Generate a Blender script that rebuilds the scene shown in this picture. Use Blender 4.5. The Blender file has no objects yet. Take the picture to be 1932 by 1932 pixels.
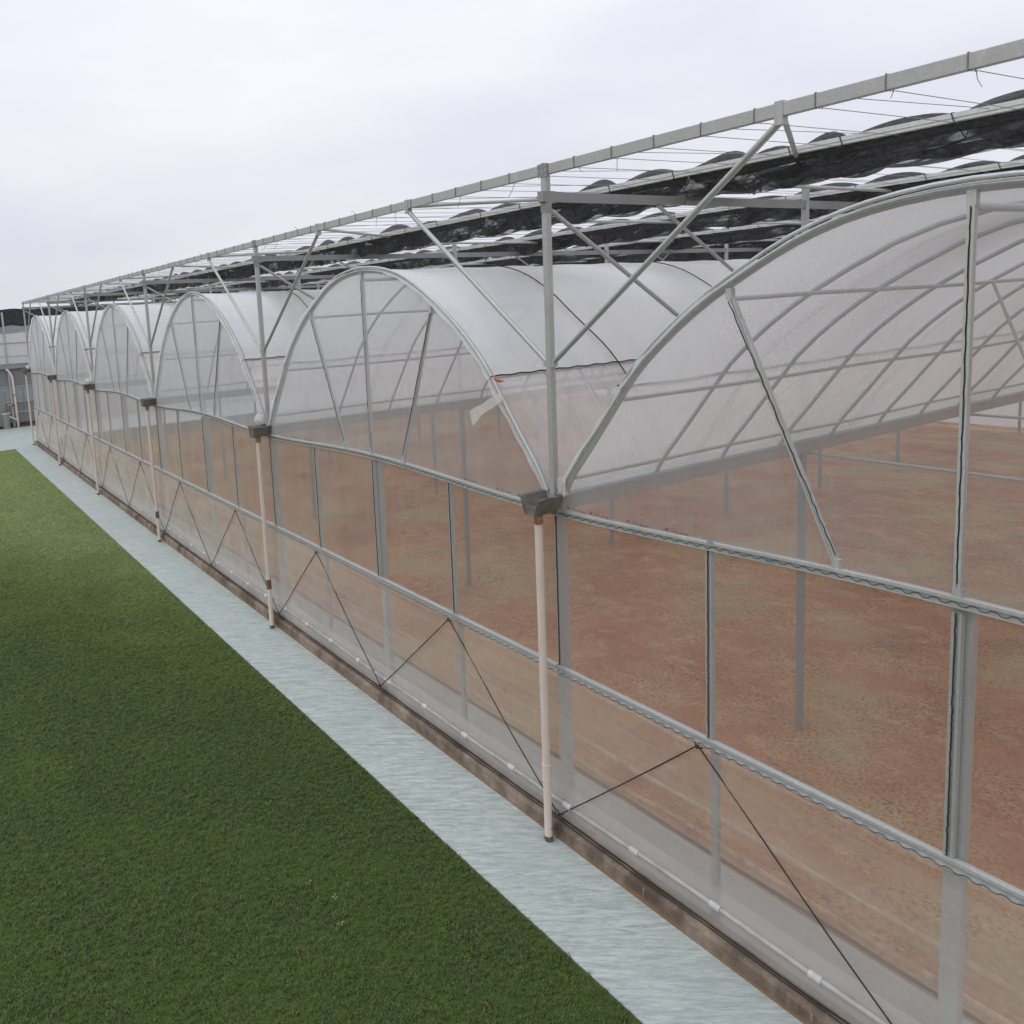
import bpy, math, random
from mathutils import Vector, Matrix
from mathutils import noise as mnoise
R = math.radians
random.seed(7)
scene = bpy.context.scene
col = scene.collection

# ------------------------------------------------------------------ camera
S = 1932.0
CAM = Vector((6.598, -6.125, 6.243)); YAW, PIT, ROL, F = 1.03594, 0.12935, -0.05659, 1521.27
CX, CY = -251.25, -185.36
Fw = Vector((-math.sin(YAW)*math.cos(PIT), math.cos(YAW)*math.cos(PIT), -math.sin(PIT)))
Rt = Vector((math.cos(YAW), math.sin(YAW), 0)); Up = Rt.cross(Fw)
R2 = math.cos(ROL)*Rt + math.sin(ROL)*Up; U2 = -math.sin(ROL)*Rt + math.cos(ROL)*Up
cam = bpy.data.cameras.new('camera'); co = bpy.data.objects.new('camera', cam); col.objects.link(co)
co.matrix_world = Matrix(((R2.x, U2.x, -Fw.x, CAM.x), (R2.y, U2.y, -Fw.y, CAM.y), (R2.z, U2.z, -Fw.z, CAM.z), (0, 0, 0, 1)))
cam.sensor_width = 36; cam.lens = F/S*36; cam.shift_x = -CX/S; cam.shift_y = CY/S
cam.clip_start = .05; cam.clip_end = 2000
scene.camera = co
scene.render.resolution_x = scene.render.resolution_y = 1024

# ------------------------------------------------------------------ world, sun, exposure
SUN_EL, SUN_AZ = R(52), R(200)          # azimuth: compass-like, from +Y clockwise
world = bpy.data.worlds.new('World'); scene.world = world; world.use_nodes = True
nt = world.node_tree; nt.nodes.clear()
N = nt.nodes.new; LK = nt.links.new
wo = N('ShaderNodeOutputWorld'); bg = N('ShaderNodeBackground'); bg.inputs['Strength'].default_value = .1
sky = N('ShaderNodeTexSky'); sky.sky_type = 'NISHITA'; sky.sun_disc = False
sky.sun_elevation = SUN_EL; sky.sun_rotation = SUN_AZ; sky.air_density = 1; sky.dust_density = 2
tc = N('ShaderNodeTexCoord'); mp = N('ShaderNodeMapping'); mp.inputs['Scale'].default_value = (.8, .8, 2.8)
mp.inputs['Rotation'].default_value = (R(12), R(-8), R(20))
n1 = N('ShaderNodeTexNoise'); n1.inputs['Scale'].default_value = 1.7; n1.inputs['Detail'].default_value = 5; n1.inputs['Roughness'].default_value = .5
cr = N('ShaderNodeValToRGB')
e = cr.color_ramp.elements
e[0].position = .3; e[0].color = (8.5, 8.7, 9.7, 1)
e[1].position = .7; e[1].color = (11.2, 11.35, 11.7, 1)
sx = N('ShaderNodeSeparateXYZ'); gr = N('ShaderNodeMapRange')
gr.inputs['From Min'].default_value = -.05; gr.inputs['From Max'].default_value = .45; gr.inputs['To Min'].default_value = .79; gr.inputs['To Max'].default_value = 1.04; gr.clamp = False
mu = N('ShaderNodeMix'); mu.data_type = 'RGBA'; mu.blend_type = 'MULTIPLY'; mu.inputs[0].default_value = 1
mx = N('ShaderNodeMix'); mx.data_type = 'RGBA'; mx.inputs[0].default_value = .93
LK(tc.outputs['Generated'], mp.inputs[0]); LK(mp.outputs[0], n1.inputs[0]); LK(n1.outputs[0], cr.inputs[0])
LK(tc.outputs['Generated'], sx.inputs[0]); LK(sx.outputs[2], gr.inputs[0])
LK(cr.outputs[0], mu.inputs[6]); LK(gr.outputs[0], mu.inputs[7])
LK(sky.outputs[0], mx.inputs[6]); LK(mu.outputs[2], mx.inputs[7]); LK(mx.outputs[2], bg.inputs[0]); LK(bg.outputs[0], wo.inputs[0])
sun = bpy.data.lights.new('sun', 'SUN'); sun.energy = .6; sun.angle = R(25); sun.color = (1, .97, .93)
so = bpy.data.objects.new('sun', sun); col.objects.link(so)
sd = Vector((math.sin(SUN_AZ)*math.cos(SUN_EL), math.cos(SUN_AZ)*math.cos(SUN_EL), math.sin(SUN_EL)))
so.rotation_euler = (-sd).to_track_quat('-Z', 'Y').to_euler()
scene.view_settings.view_transform = 'Standard'; scene.view_settings.look = 'None'
scene.view_settings.exposure = 0; scene.view_settings.gamma = 1; scene.view_settings.use_curve_mapping = False
scene.cycles.transparent_max_bounces = 32; scene.cycles.max_bounces = 8

# ------------------------------------------------------------------ helpers
class MB:
    def __init__(s): s.v = []; s.f = []; s.sm = []
    def box(s, a, b):
        (x0, y0, z0), (x1, y1, z1) = a, b; o = len(s.v)
        s.v += [(x, y, z) for z in (z0, z1) for y in (y0, y1) for x in (x0, x1)]
        s.f += [tuple(o+i for i in q) for q in ((0, 2, 3, 1), (4, 5, 7, 6), (0, 1, 5, 4), (2, 6, 7, 3), (0, 4, 6, 2), (1, 3, 7, 5))]
        s.sm += [False]*6; return s
    def tube(s, pts, r, n=8, cap=True, rr=None):
        pts = [Vector(p) for p in pts]; o = len(s.v); m = len(pts)
        d0 = (pts[1]-pts[0]).normalized(); u = d0.orthogonal().normalized()
        if abs(d0.z) < .9: u = (Vector((0, 0, 1)) - d0*d0.z).normalized()
        for i, p in enumerate(pts):
            d = (pts[min(i+1, m-1)]-pts[max(i-1, 0)]).normalized()
            u = (u-d*u.dot(d)).normalized(); w = d.cross(u); q = rr[i] if rr else r
            for k in range(n):
                a = 2*math.pi*k/n; s.v.append(tuple(p+u*(q*math.cos(a))+w*(q*math.sin(a))))
        for i in range(m-1):
            for k in range(n):
                s.f.append((o+i*n+k, o+i*n+(k+1) % n, o+(i+1)*n+(k+1) % n, o+(i+1)*n+k)); s.sm.append(n > 5)
        if cap:
            c = len(s.v); s.v += s.v[o:o+n] + s.v[o+(m-1)*n:o+m*n]
            s.f.append(tuple(c+k for k in range(n))[::-1]); s.f.append(tuple(c+n+k for k in range(n))); s.sm += [False]*2
        return s
    def bar(s, a, b, w, h, up=(0, 0, 1)):     # rectangular bar w across, h along up
        a, b, up = Vector(a), Vector(b), Vector(up); d = (b-a).normalized()
        u = (up-d*up.dot(d)).normalized()*h/2; x = d.cross(u).normalized()*w/2; o = len(s.v)
        for p in (a, b): s.v += [tuple(p+x*i+u*j) for i, j in ((-1, -1), (1, -1), (1, 1), (-1, 1))]
        s.f += [tuple(o+i for i in q) for q in ((0, 1, 2, 3)[::-1], (4, 5, 6, 7), (0, 1, 5, 4), (1, 2, 6, 5), (2, 3, 7, 6), (3, 0, 4, 7))]
        s.sm += [False]*6; return s
    def extr(s, prof, axis, a, b, closed=True, n=1):   # 2D profile swept along axis 'x' or 'y'
        o = len(s.v); m = len(prof)
        for i in range(n+1):
            t = a+(b-a)*i/n
            for p, z in prof: s.v.append((t, p, z) if axis == 'x' else (p, t, z))
        for i in range(n):
            for k in range(m if closed else m-1):
                s.f.append((o+i*m+k, o+i*m+(k+1) % m, o+(i+1)*m+(k+1) % m, o+(i+1)*m+k)); s.sm.append(False)
        if closed:
            s.f.append(tuple(o+k for k in range(m))[::-1]); s.f.append(tuple(o+n*m+k for k in range(m))); s.sm += [False]*2
        return s
    def grid(s, fn, nu, nv, smooth=True, skip=None):
        o = len(s.v)
        for i in range(nu+1):
            for j in range(nv+1): s.v.append(tuple(fn(i/nu, j/nv)))
        for i in range(nu):
            for j in range(nv):
                if skip and skip(i, j): continue
                a = o+i*(nv+1)+j; s.f.append((a, a+nv+1, a+nv+2, a+1)); s.sm.append(smooth)
        return s
    def mesh(s, name):
        me = bpy.data.meshes.new(name); me.from_pydata(s.v, [], s.f)
        me.polygons.foreach_set('use_smooth', s.sm); me.update(); return me
    def build(s, name, m, parent=None, bevel=0):
        return place(s.mesh(name), name, m, parent, bevel=bevel)
def place(me, name, m, parent=None, loc=(0, 0, 0), bevel=0):
    if m and not me.materials: me.materials.append(m)
    o = bpy.data.objects.new(name, me); col.objects.link(o); o.parent = parent; o.location = loc
    if bevel:
        b = o.modifiers.new('bevel', 'BEVEL'); b.width = bevel; b.segments = 2; b.limit_method = 'ANGLE'
    return o
def tag(o, label=None, cat=None, group=None, kind=None):
    for k, v in (('label', label), ('category', cat), ('group', group), ('kind', kind)):
        if v: o[k] = v
    return o
def empty(name, loc, label, cat, group=None):
    o = bpy.data.objects.new(name, None); col.objects.link(o); o.location = loc; return tag(o, label, cat, group)
def copy_tree(o, parent=None):
    c = o.copy(); col.objects.link(c); c.parent = parent
    for ch in list(o.children): copy_tree(ch, c)
    return c

# ------------------------------------------------------------------ materials
def newmat(name):
    m = bpy.data.materials.new(name); m.use_nodes = True; t = m.node_tree; t.nodes.clear()
    out = t.nodes.new('ShaderNodeOutputMaterial'); return m, t, out
def nn(t, k, **kw):
    n = t.nodes.new(k)
    for a, b in kw.items():
        if a.startswith('i_'): n.inputs[a[2:].replace('_', ' ')].default_value = b
        else: setattr(n, a, b)
    return n
def noise(t, scale, detail=4, rough=.55, vec=None, stretch=None, rot=None, dist=0):
    n = nn(t, 'ShaderNodeTexNoise', i_Scale=scale, i_Detail=detail, i_Roughness=rough, i_Distortion=dist)
    if vec is None: vec = nn(t, 'ShaderNodeNewGeometry').outputs['Position']
    if stretch:
        if rot:
            q = nn(t, 'ShaderNodeMapping'); q.inputs['Rotation'].default_value = rot; t.links.new(vec, q.inputs[0]); vec = q.outputs[0]
        m = nn(t, 'ShaderNodeMapping'); m.inputs['Scale'].default_value = stretch
        t.links.new(vec, m.inputs[0]); vec = m.outputs[0]
    t.links.new(vec, n.inputs[0]); return n.outputs[0]
def ramp(t, src, stops):
    r = nn(t, 'ShaderNodeValToRGB'); el = r.color_ramp.elements
    while len(el) < len(stops): el.new(.5)
    for q, (p, c) in zip(el, stops): q.position = p; q.color = (*c, 1) if isinstance(c, tuple) else (c, c, c, 1)
    t.links.new(src, r.inputs[0]); return r.outputs[0]
def mixc(t, a, b, f, mode='MIX'):
    m = nn(t, 'ShaderNodeMix', data_type='RGBA', blend_type=mode)
    for i, x in ((0, f), (6, a), (7, b)):
        if hasattr(x, 'is_linked') or hasattr(x, 'links'): t.links.new(x, m.inputs[i])
        else: m.inputs[i].default_value = (*x, 1) if isinstance(x, tuple) else x
    return m.outputs[2]
def mth(t, op, a, b=None, c=None, clamp=False):
    m = nn(t, 'ShaderNodeMath', operation=op, use_clamp=clamp)
    for i, x in enumerate((a, b, c)):
        if x is None: continue
        if isinstance(x, (int, float)): m.inputs[i].default_value = x
        else: t.links.new(x, m.inputs[i])
    return m.outputs[0]
def bumpn(t, h, strength=.3, dist=.02):
    b = nn(t, 'ShaderNodeBump', i_Strength=strength, i_Distance=dist); t.links.new(h, b.inputs['Height']); return b.outputs[0]
def princ(t, out, color, rough=.6, metal=0, normal=None, spec=.5):
    p = nn(t, 'ShaderNodeBsdfPrincipled'); p.inputs['Metallic'].default_value = metal; p.inputs['Specular IOR Level'].default_value = spec
    if isinstance(color, tuple): p.inputs['Base Color'].default_value = (*color, 1)
    else: t.links.new(color, p.inputs['Base Color'])
    if isinstance(rough, (int, float)): p.inputs['Roughness'].default_value = rough
    else: t.links.new(rough, p.inputs['Roughness'])
    if normal: t.links.new(normal, p.inputs['Normal'])
    t.links.new(p.outputs[0], out.inputs[0]); return p
def simple(name, c1, c2, scale=8, rough=.6, metal=0, bump=.15, stretch=None, spec=.5, lo=.35, hi=.65, bd=.01):
    m, t, out = newmat(name); f = noise(t, scale, 5, .6, stretch=stretch)
    princ(t, out, ramp(t, f, [(lo, c1), (hi, c2)]), rough, metal, bumpn(t, f, bump, bd), spec); return m

M = {}
def steel(name, k=1., rust=.0):
    m, t, out = newmat(name)
    a = noise(t, 38, 3, .7); b = noise(t, 2.2, 4, .6); c = noise(t, 9, 3, .6, stretch=(1, 1, .15))
    base = ramp(t, a, [(.3, (.30*k, .305*k, .30*k)), (.7, (.365*k, .37*k, .36*k))])
    base = mixc(t, base, (.24*k, .235*k, .225*k), ramp(t, b, [(.52, 0.), (.75, .5)]))
    base = mixc(t, base, (.5*k, .5*k, .48*k), ramp(t, c, [(.58, 0.), (.8, .4)]))
    princ(t, out, base, .5, .35, bumpn(t, a, .1, .003)); return m
M['steel'] = steel('galvanised_steel', 1.28); M['steel_dark'] = steel('weathered_steel', .85); M['steel_pale'] = steel('pale_steel', 1.5)
M['steel_run'] = steel('pale_gutter_steel', 1.2)
M['white_steel'] = steel('bright_steel', 1.75)
M['gutter'] = simple('grimy_gutter', (.11, .105, .095), (.26, .25, .23), 5, .5, .3, .05, lo=.3, hi=.7)
M['net_wire'] = simple('dark_coated_wire', (.03, .035, .034), (.09, .10, .095), 50, .5)
M['black'] = simple('black_rubber', (.008, .008, .008), (.025, .024, .023), 60, .7)
M['rope'] = simple('black_rope', (.008, .007, .007), (.035, .033, .032), 90, .8)
M['pvc'] = simple('cream_pvc', (.64, .54, .47), (.71, .60, .53), 5, .45, 0, .05, stretch=(6, 6, .8))
M['pvc_red'] = simple('stained_pvc', (.20, .10, .07), (.36, .22, .17), 20, .6)
M['pvc_brown'] = simple('muddy_pvc', (.06, .045, .035), (.22, .18, .15), 30, .8)
M['roll'] = simple('white_conduit', (.30, .295, .285), (.41, .40, .39), 7, .4, 0, .05)
M['white_plastic'] = simple('white_plastic', (.44, .44, .43), (.56, .56, .55), 10, .4)
M['red'] = simple('red_plastic', (.30, .02, .04), (.45, .04, .07), 20, .4)
M['blue'] = simple('blue_print', (.05, .20, .33), (.08, .28, .42), 40, .5)
M['print'] = simple('dark_print', (.05, .05, .06), (.12, .11, .12), 60, .6)
M['orange'] = simple('orange_cord', (.35, .12, .06), (.5, .2, .1), 40, .7)
M['wire'] = simple('steel_wire', (.16, .17, .18), (.26, .27, .28), 40, .5, .4)
M['leaf'] = simple('dry_leaf', (.06, .022, .014), (.16, .07, .045), 40, .7)
M['weed'] = simple('yellow_weed', (.20, .22, .04), (.38, .34, .10), 60, .7)

def film(name, a, tint=(.80, .81, .83), wr=.25, dirt=.12, stretch=(1.2, 1.2, .35), gloss=.10, sheen=.28, wscale=5):
    """thin polyethylene: haze grows with the length of the light's path through the sheet"""
    m, t, out = newmat(name)
    g = nn(t, 'ShaderNodeNewGeometry')
    d = nn(t, 'ShaderNodeVectorMath', operation='DOT_PRODUCT'); t.links.new(g.outputs['Incoming'], d.inputs[0]); t.links.new(g.outputs['True Normal'], d.inputs[1])
    c = mth(t, 'MAXIMUM', mth(t, 'ABSOLUTE', d.outputs['Value']), .12)
    n1 = noise(t, 1.1, 5, .62, stretch=stretch); n2 = noise(t, 34, 3, .7, stretch=(1, 1, .4)); n3 = noise(t, .35, 3, .5)
    dens = mth(t, 'ADD', mth(t, 'MULTIPLY', mth(t, 'SUBTRACT', n1, .5), dirt*4), mth(t, 'MULTIPLY', mth(t, 'SUBTRACT', n2, .5), dirt*.8))
    dens = mth(t, 'ADD', dens, mth(t, 'MULTIPLY', mth(t, 'SUBTRACT', n3, .5), dirt*2))
    base_a = -math.log(max(1e-3, 1-a))
    tau = mth(t, 'DIVIDE', mth(t, 'MULTIPLY', mth(t, 'MAXIMUM', mth(t, 'ADD', dens, 1.), .2), base_a), c)
    T = mth(t, 'POWER', 2.71828, mth(t, 'MULTIPLY', tau, -1.))
    nb = bumpn(t, noise(t, wscale, 4, .55, stretch=(1, 1, .5), dist=.6), wr, .03)
    dif = nn(t, 'ShaderNodeBsdfDiffuse'); dif.inputs[0].default_value = (*tint, 1); t.links.new(nb, dif.inputs['Normal'])
    tr = nn(t, 'ShaderNodeBsdfTranslucent'); tr.inputs[0].default_value = (*tint, 1); t.links.new(nb, tr.inputs['Normal'])
    b = nn(t, 'ShaderNodeMixShader'); b.inputs[0].default_value = .5; t.links.new(dif.outputs[0], b.inputs[1]); t.links.new(tr.outputs[0], b.inputs[2])
    tp = nn(t, 'ShaderNodeBsdfTransparent'); s = nn(t, 'ShaderNodeMixShader')
    t.links.new(T, s.inputs[0]); t.links.new(b.outputs[0], s.inputs[1]); t.links.new(tp.outputs[0], s.inputs[2])
    gl = nn(t, 'ShaderNodeBsdfGlossy'); gl.inputs['Roughness'].default_value = sheen; t.links.new(nb, gl.inputs['Normal'])
    fr = mth(t, 'MULTIPLY', mth(t, 'POWER', mth(t, 'SUBTRACT', 1., c), 3.), gloss*3, clamp=True); fr = mth(t, 'ADD', fr, .02)
    s2 = nn(t, 'ShaderNodeMixShader'); t.links.new(fr, s2.inputs[0]); t.links.new(s.outputs[0], s2.inputs[1]); t.links.new(gl.outputs[0], s2.inputs[2])
    t.links.new(s2.outputs[0], out.inputs[0]); return m
M['wall_film'] = film('clear_wall_film', .135, tint=(.80,.78,.77), wr=.35, dirt=.30, gloss=.14)
M['curtain_film'] = film('curtain_film', .25, tint=(.78, .74, .69), wr=.5, dirt=.38, stretch=(.14, 1, 5.5))
M['skirt_film'] = film('skirt_film', .30, tint=(.74, .72, .69), wr=.3, dirt=.3)
M['gable_film'] = film('gable_film', .24, tint=(.75,.80,.84), wr=.2, dirt=.22)
M['roof_film'] = film('roof_film', .68, tint=(.91, .945, .98), wr=.2, dirt=.06, gloss=.20)
M['vent_film'] = film('vent_film', .50, tint=(.92, .92, .93), wr=.9, dirt=.30, stretch=(1.5, 2.5, 1.5), gloss=.15, wscale=3)
M['scrap_film'] = film('scrap_film', .62, tint=(.85, .84, .82), wr=.8, dirt=.2)

# ------------------------------------------------------------------ setting: ground sheets
def soilmat():
    m, t, out = newmat('red_soil')
    a = noise(t, .30, 6, .66); b = noise(t, 1.7, 7, .74, dist=.5); c = noise(t, 19, 7, .8); d = noise(t, 80, 3, .7); e = noise(t, .55, 5, .65, stretch=(1, 1.4, 1))
    base = ramp(t, a, [(.38, (.47, .18, .09)), (.5, (.55, .275, .14)), (.60, (.54, .38, .19))])
    base = mixc(t, base, (.68, .42, .24), ramp(t, b, [(.5, 0.), (.66, .75)]))
    base = mixc(t, base, (.19, .10, .045), mth(t, 'MULTIPLY', ramp(t, c, [(.46, 0.), (.62, 1.)]), ramp(t, noise(t, .8, 4, .6), [(.35, .35), (.62, 1.)])))
    base = mixc(t, base, (.80, .62, .50), ramp(t, d, [(.62, 0.), (.72, .7)]))
    base = mixc(t, base, (.27, .22, .10), ramp(t, e, [(.56, 0.), (.74, .6)]))
    h = mth(t, 'ADD', mth(t, 'MULTIPLY', c, .6), mth(t, 'MULTIPLY', d, .3))
    princ(t, out, base, .95, 0, bumpn(t, h, .9, .06), .1); return m
M['soil'] = soilmat()
def lawnmat(name, blade=False):
    m, t, out = newmat(name)
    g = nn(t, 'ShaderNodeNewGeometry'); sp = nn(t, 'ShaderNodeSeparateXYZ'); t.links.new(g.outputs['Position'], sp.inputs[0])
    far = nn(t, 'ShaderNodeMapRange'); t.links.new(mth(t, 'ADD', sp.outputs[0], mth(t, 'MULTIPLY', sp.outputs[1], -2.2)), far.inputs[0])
    far.inputs['From Min'].default_value = 3.; far.inputs['From Max'].default_value = -16.; far.interpolation_type = 'SMOOTHSTEP'  # lawn's shading, dark near to bright far, is put into its colour
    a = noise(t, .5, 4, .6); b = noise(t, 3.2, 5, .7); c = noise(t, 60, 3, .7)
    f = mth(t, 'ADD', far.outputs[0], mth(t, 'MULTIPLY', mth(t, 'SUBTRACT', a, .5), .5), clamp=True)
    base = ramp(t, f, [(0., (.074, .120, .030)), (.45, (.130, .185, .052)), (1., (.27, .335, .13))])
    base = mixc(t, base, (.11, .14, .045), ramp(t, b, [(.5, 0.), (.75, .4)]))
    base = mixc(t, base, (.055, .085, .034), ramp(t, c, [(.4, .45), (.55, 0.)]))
    if blade:
        oi = nn(t, 'ShaderNodeObjectInfo')
        base = mixc(t, base, mixc(t, base, (1.5, 1.45, 1.6), 1., 'MULTIPLY'), oi.outputs['Random'])
        p = princ(t, out, base, .55, 0, None, .3)
    else:
        base = mixc(t, base, (.82, .82, .82), 1., 'MULTIPLY')  # turf colour darkened to stand in for self-shadow among the blades
        princ(t, out, base, .9, 0, bumpn(t, c, .6, .03), .1)
    return m
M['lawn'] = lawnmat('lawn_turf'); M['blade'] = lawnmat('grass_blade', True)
def pavemat():
    m, t, out = newmat('pale_paving')
    rot = (0, 0, R(-55))
    a = noise(t, 3.0, 6, .6, stretch=(.9, 7, 1), rot=rot, dist=.9); b = noise(t, 16, 5, .7, stretch=(.6, 6, 1), rot=rot, dist=.8); c = noise(t, .6, 3)
    f = mth(t, 'ADD', mth(t, 'MULTIPLY', a, .5), mth(t, 'MULTIPLY', b, .5))
    base = ramp(t, f, [(.38, (.27, .315, .31)), (.48, (.39, .445, .43)), (.57, (.53, .59, .565))])
    base = mixc(t, base, (.35, .40, .40), ramp(t, c, [(.45, 0.), (.7, .4)]))
    base = mixc(t, base, (.22, .26, .28), ramp(t, noise(t, 8, 4, .6, stretch=(.8, 6, 1), rot=rot), [(.66, 0.), (.8, .5)]))
    princ(t, out, base, .5, 0, bumpn(t, f, .5, .02), .4); return m
M['pave'] = pavemat()
def dirtmat():
    m, t, out = newmat('orange_dirt'); b = noise(t, 1.3, 6, .7); c = noise(t, 9, 5, .7)
    base = ramp(t, b, [(.35, (.22, .10, .05)), (.65, (.40, .22, .13))]); base = mixc(t, base, (.10, .06, .04), ramp(t, c, [(.5, 0.), (.7, .6)]))
    princ(t, out, base, .95, 0, bumpn(t, c, .8, .08), .1); return m
M['dirt'] = dirtmat()
def concmat(name, lo, hi, stain, ochre):
    m, t, out = newmat(name); g = nn(t, 'ShaderNodeNewGeometry'); sp = nn(t, 'ShaderNodeSeparateXYZ'); t.links.new(g.outputs['Position'], sp.inputs[0])
    b = noise(t, 3, 6, .7); c = noise(t, 40, 4, .7); d = noise(t, 1.2, 5, .7, stretch=(1, 1, .3)); s = noise(t, 6, 4, .6, stretch=(2.5, 2.5, .35))
    base = ramp(t, b, [(.32, lo), (.68, hi)])
    base = mixc(t, base, stain, ramp(t, d, [(.42, 0.), (.62, .85)]))
    base = mixc(t, base, (.42, .38, .34), ramp(t, s, [(.66, 0.), (.72, .6)]))
    low = mth(t, 'ADD', mth(t, 'MULTIPLY', sp.outputs[2], -9.), mth(t, 'MULTIPLY', d, 1.6))
    base = mixc(t, base, ochre, ramp(t, low, [(.35, 0.), (.85, .75)]))
    princ(t, out, base, .92, 0, bumpn(t, mth(t, 'ADD', mth(t, 'MULTIPLY', c, .5), b), .8, .03), .15); return m
M['kerb'] = concmat('stained_concrete', (.17, .13, .10), (.36, .29, .23), (.085, .06, .045), (.30, .18, .09))
M['apron'] = concmat('dusty_concrete', (.32, .30, .27), (.43, .41, .38), (.27, .25, .23), (.38, .36, .33))

FL = -.25      # soil level inside
sh = MB(); sh.v = [(-500, -500, -.30), (500, -500, -.30), (500, 500, -.30), (-500, 500, -.30)]; sh.f = [(0, 1, 2, 3)]; sh.sm = [False]
tag(sh.build('ground', M['dirt']), kind='structure')
# dirt in front of and beyond the neighbouring house, uneven
def dirt_h(u, v):
    x = -62+u*12.6; y = -34+v*70; e = min(u, 1-u)*6
    return (x, y, -.03+.16*max(0, mnoise.fractal(Vector((x*.9, y*.9, 0)), 1, 2, 4)+.1)*min(1, e))
tag(MB().grid(dirt_h, 26, 120, True).build('bare_earth', M['dirt']), kind='structure')
fl = MB().grid(lambda u, v: (-39.9+u*48.2, .06+v*33.3, FL+.05*mnoise.fractal(Vector((-39.9+u*48.2, v*33.3, 3)), 1, 2, 4)), 120, 90, True)
tag(fl.build('soil_floor', M['soil']), kind='structure')
ap = MB().extr([(.07, -.35), (1.22, -.35), (1.24, FL+.045), (1.20, FL+.055), (.07, FL+.06)], 'x', -39.85, 8.2)
tag(ap.build('interior_path', M['apron']), kind='structure')
pv = MB()
pv.box((-49.4, -1.25, -.29), (14, -.145, 0)); pv.box((-49.4, -40, -.29), (-39.3, -1.252, 0.0)); pv.box((-49.4, -.143, -.29), (-40.25, 36, 0))
tag(pv.build('pavement', M['pave']), kind='structure')
lw = MB().grid(lambda u, v: (-39.28+u*53.2, -40+v*38.73, .006+.012*mnoise.noise(Vector((u*60, v*45, 0)))), 90, 60, True)
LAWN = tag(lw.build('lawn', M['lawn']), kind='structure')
dk = MB().box((-39.28, -40, -.29), (14, -1.27, -.02)); tag(dk.build('lawn_bed', M['dirt']), kind='structure')

# grass blades (uncountable: one object, geometry nodes on the visible part of the lawn)
def tuft_mesh(seed):
    rnd = random.Random(seed); b = MB()
    for i in range(9):
        a = rnd.uniform(0, 6.283); r = rnd.uniform(0, .03); bx, by = r*math.cos(a*2.3), r*math.sin(a*2.3)
        h = rnd.uniform(.010, .026); l = rnd.uniform(.008, .028); w = rnd.uniform(.002, .0034); dx, dy = math.cos(a), math.sin(a)
        o = len(b.v)
        b.v += [(bx-dy*w, by+dx*w, -.004), (bx+dy*w, by-dx*w, -.004), (bx+dx*l*.4+dy*w*.8, by+dy*l*.4-dx*w*.8, h*.6), (bx+dx*l*.4-dy*w*.8, by+dy*l*.4+dx*w*.8, h*.6), (bx+dx*l, by+dy*l, h)]
        b.f += [(o, o+1, o+2, o+3), (o+3, o+2, o+4)]; b.sm += [True, True]
    return b.mesh('tuft')
tcoll = bpy.data.collections.new('tufts')
for sd_ in range(4):
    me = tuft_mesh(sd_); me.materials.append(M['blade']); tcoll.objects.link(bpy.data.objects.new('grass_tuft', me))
gb = MB(); gv = []
nx = 60
for i in range(nx+1):        # strip of lawn in view, from far corner to bottom of frame
    x = -39.2+i*(43.2/nx); near = -1.28; wid = 1.1 if x < -38 else (-1.28+2.1+(x+39.2)*.155)
    y2 = -1.28-max(2.6, (x+39.2)*.165+2.6); gv += [(x, near, .006), (x, y2, .006)]
gb.v = gv; gb.f = [(2*i, 2*i+1, 2*i+3, 2*i+2) for i in range(nx)]; gb.sm = [False]*nx
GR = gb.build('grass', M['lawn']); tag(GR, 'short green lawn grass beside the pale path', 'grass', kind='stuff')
ng = bpy.data.node_groups.new('grass_scatter', 'GeometryNodeTree')
ng.interface.new_socket('Geometry', in_out='INPUT', socket_type='NodeSocketGeometry'); ng.interface.new_socket('Geometry', in_out='OUTPUT', socket_type='NodeSocketGeometry')
G = ng.nodes.new; gi = G('NodeGroupInput'); go = G('NodeGroupOutput'); ds = G('GeometryNodeDistributePointsOnFaces'); ds.distribute_method = 'RANDOM'
ds.inputs['Density'].default_value = 620
pos = G('GeometryNodeInputPosition'); sp = G('ShaderNodeSeparateXYZ'); mr = G('ShaderNodeMapRange')
mr.inputs['From Min'].default_value = -30; mr.inputs['From Max'].default_value = -4; mr.inputs['To Min'].default_value = 170; mr.inputs['To Max'].default_value = 1150
ng.links.new(pos.outputs[0], sp.inputs[0]); ng.links.new(sp.outputs[0], mr.inputs[0]); ng.links.new(mr.outputs[0], ds.inputs['Density'])
ci = G('GeometryNodeCollectionInfo'); ci.inputs[0].default_value = tcoll; ci.inputs['Separate Children'].default_value = True; ci.inputs['Reset Children'].default_value = True
ip = G('GeometryNodeInstanceOnPoints'); ip.inputs['Pick Instance'].default_value = True
rv = G('FunctionNodeRandomValue'); rv.data_type = 'FLOAT_VECTOR'; rv.inputs[0].default_value = (-.25, -.25, 0); rv.inputs[1].default_value = (.25, .25, 6.283)
rs = G('FunctionNodeRandomValue'); rs.data_type = 'FLOAT'; rs.inputs[2].default_value = .6; rs.inputs[3].default_value = 1.35
L = ng.links.new
L(gi.outputs[0], ds.inputs[0]); L(ds.outputs[0], ip.inputs['Points']); L(ci.outputs[0], ip.inputs['Instance'])
L(rv.outputs[0], ip.inputs['Rotation']); L(rs.outputs[1], ip.inputs['Scale']); L(ip.outputs[0], go.inputs[0])
md = GR.modifiers.new('scatter', 'NODES'); md.node_group = ng

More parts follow.
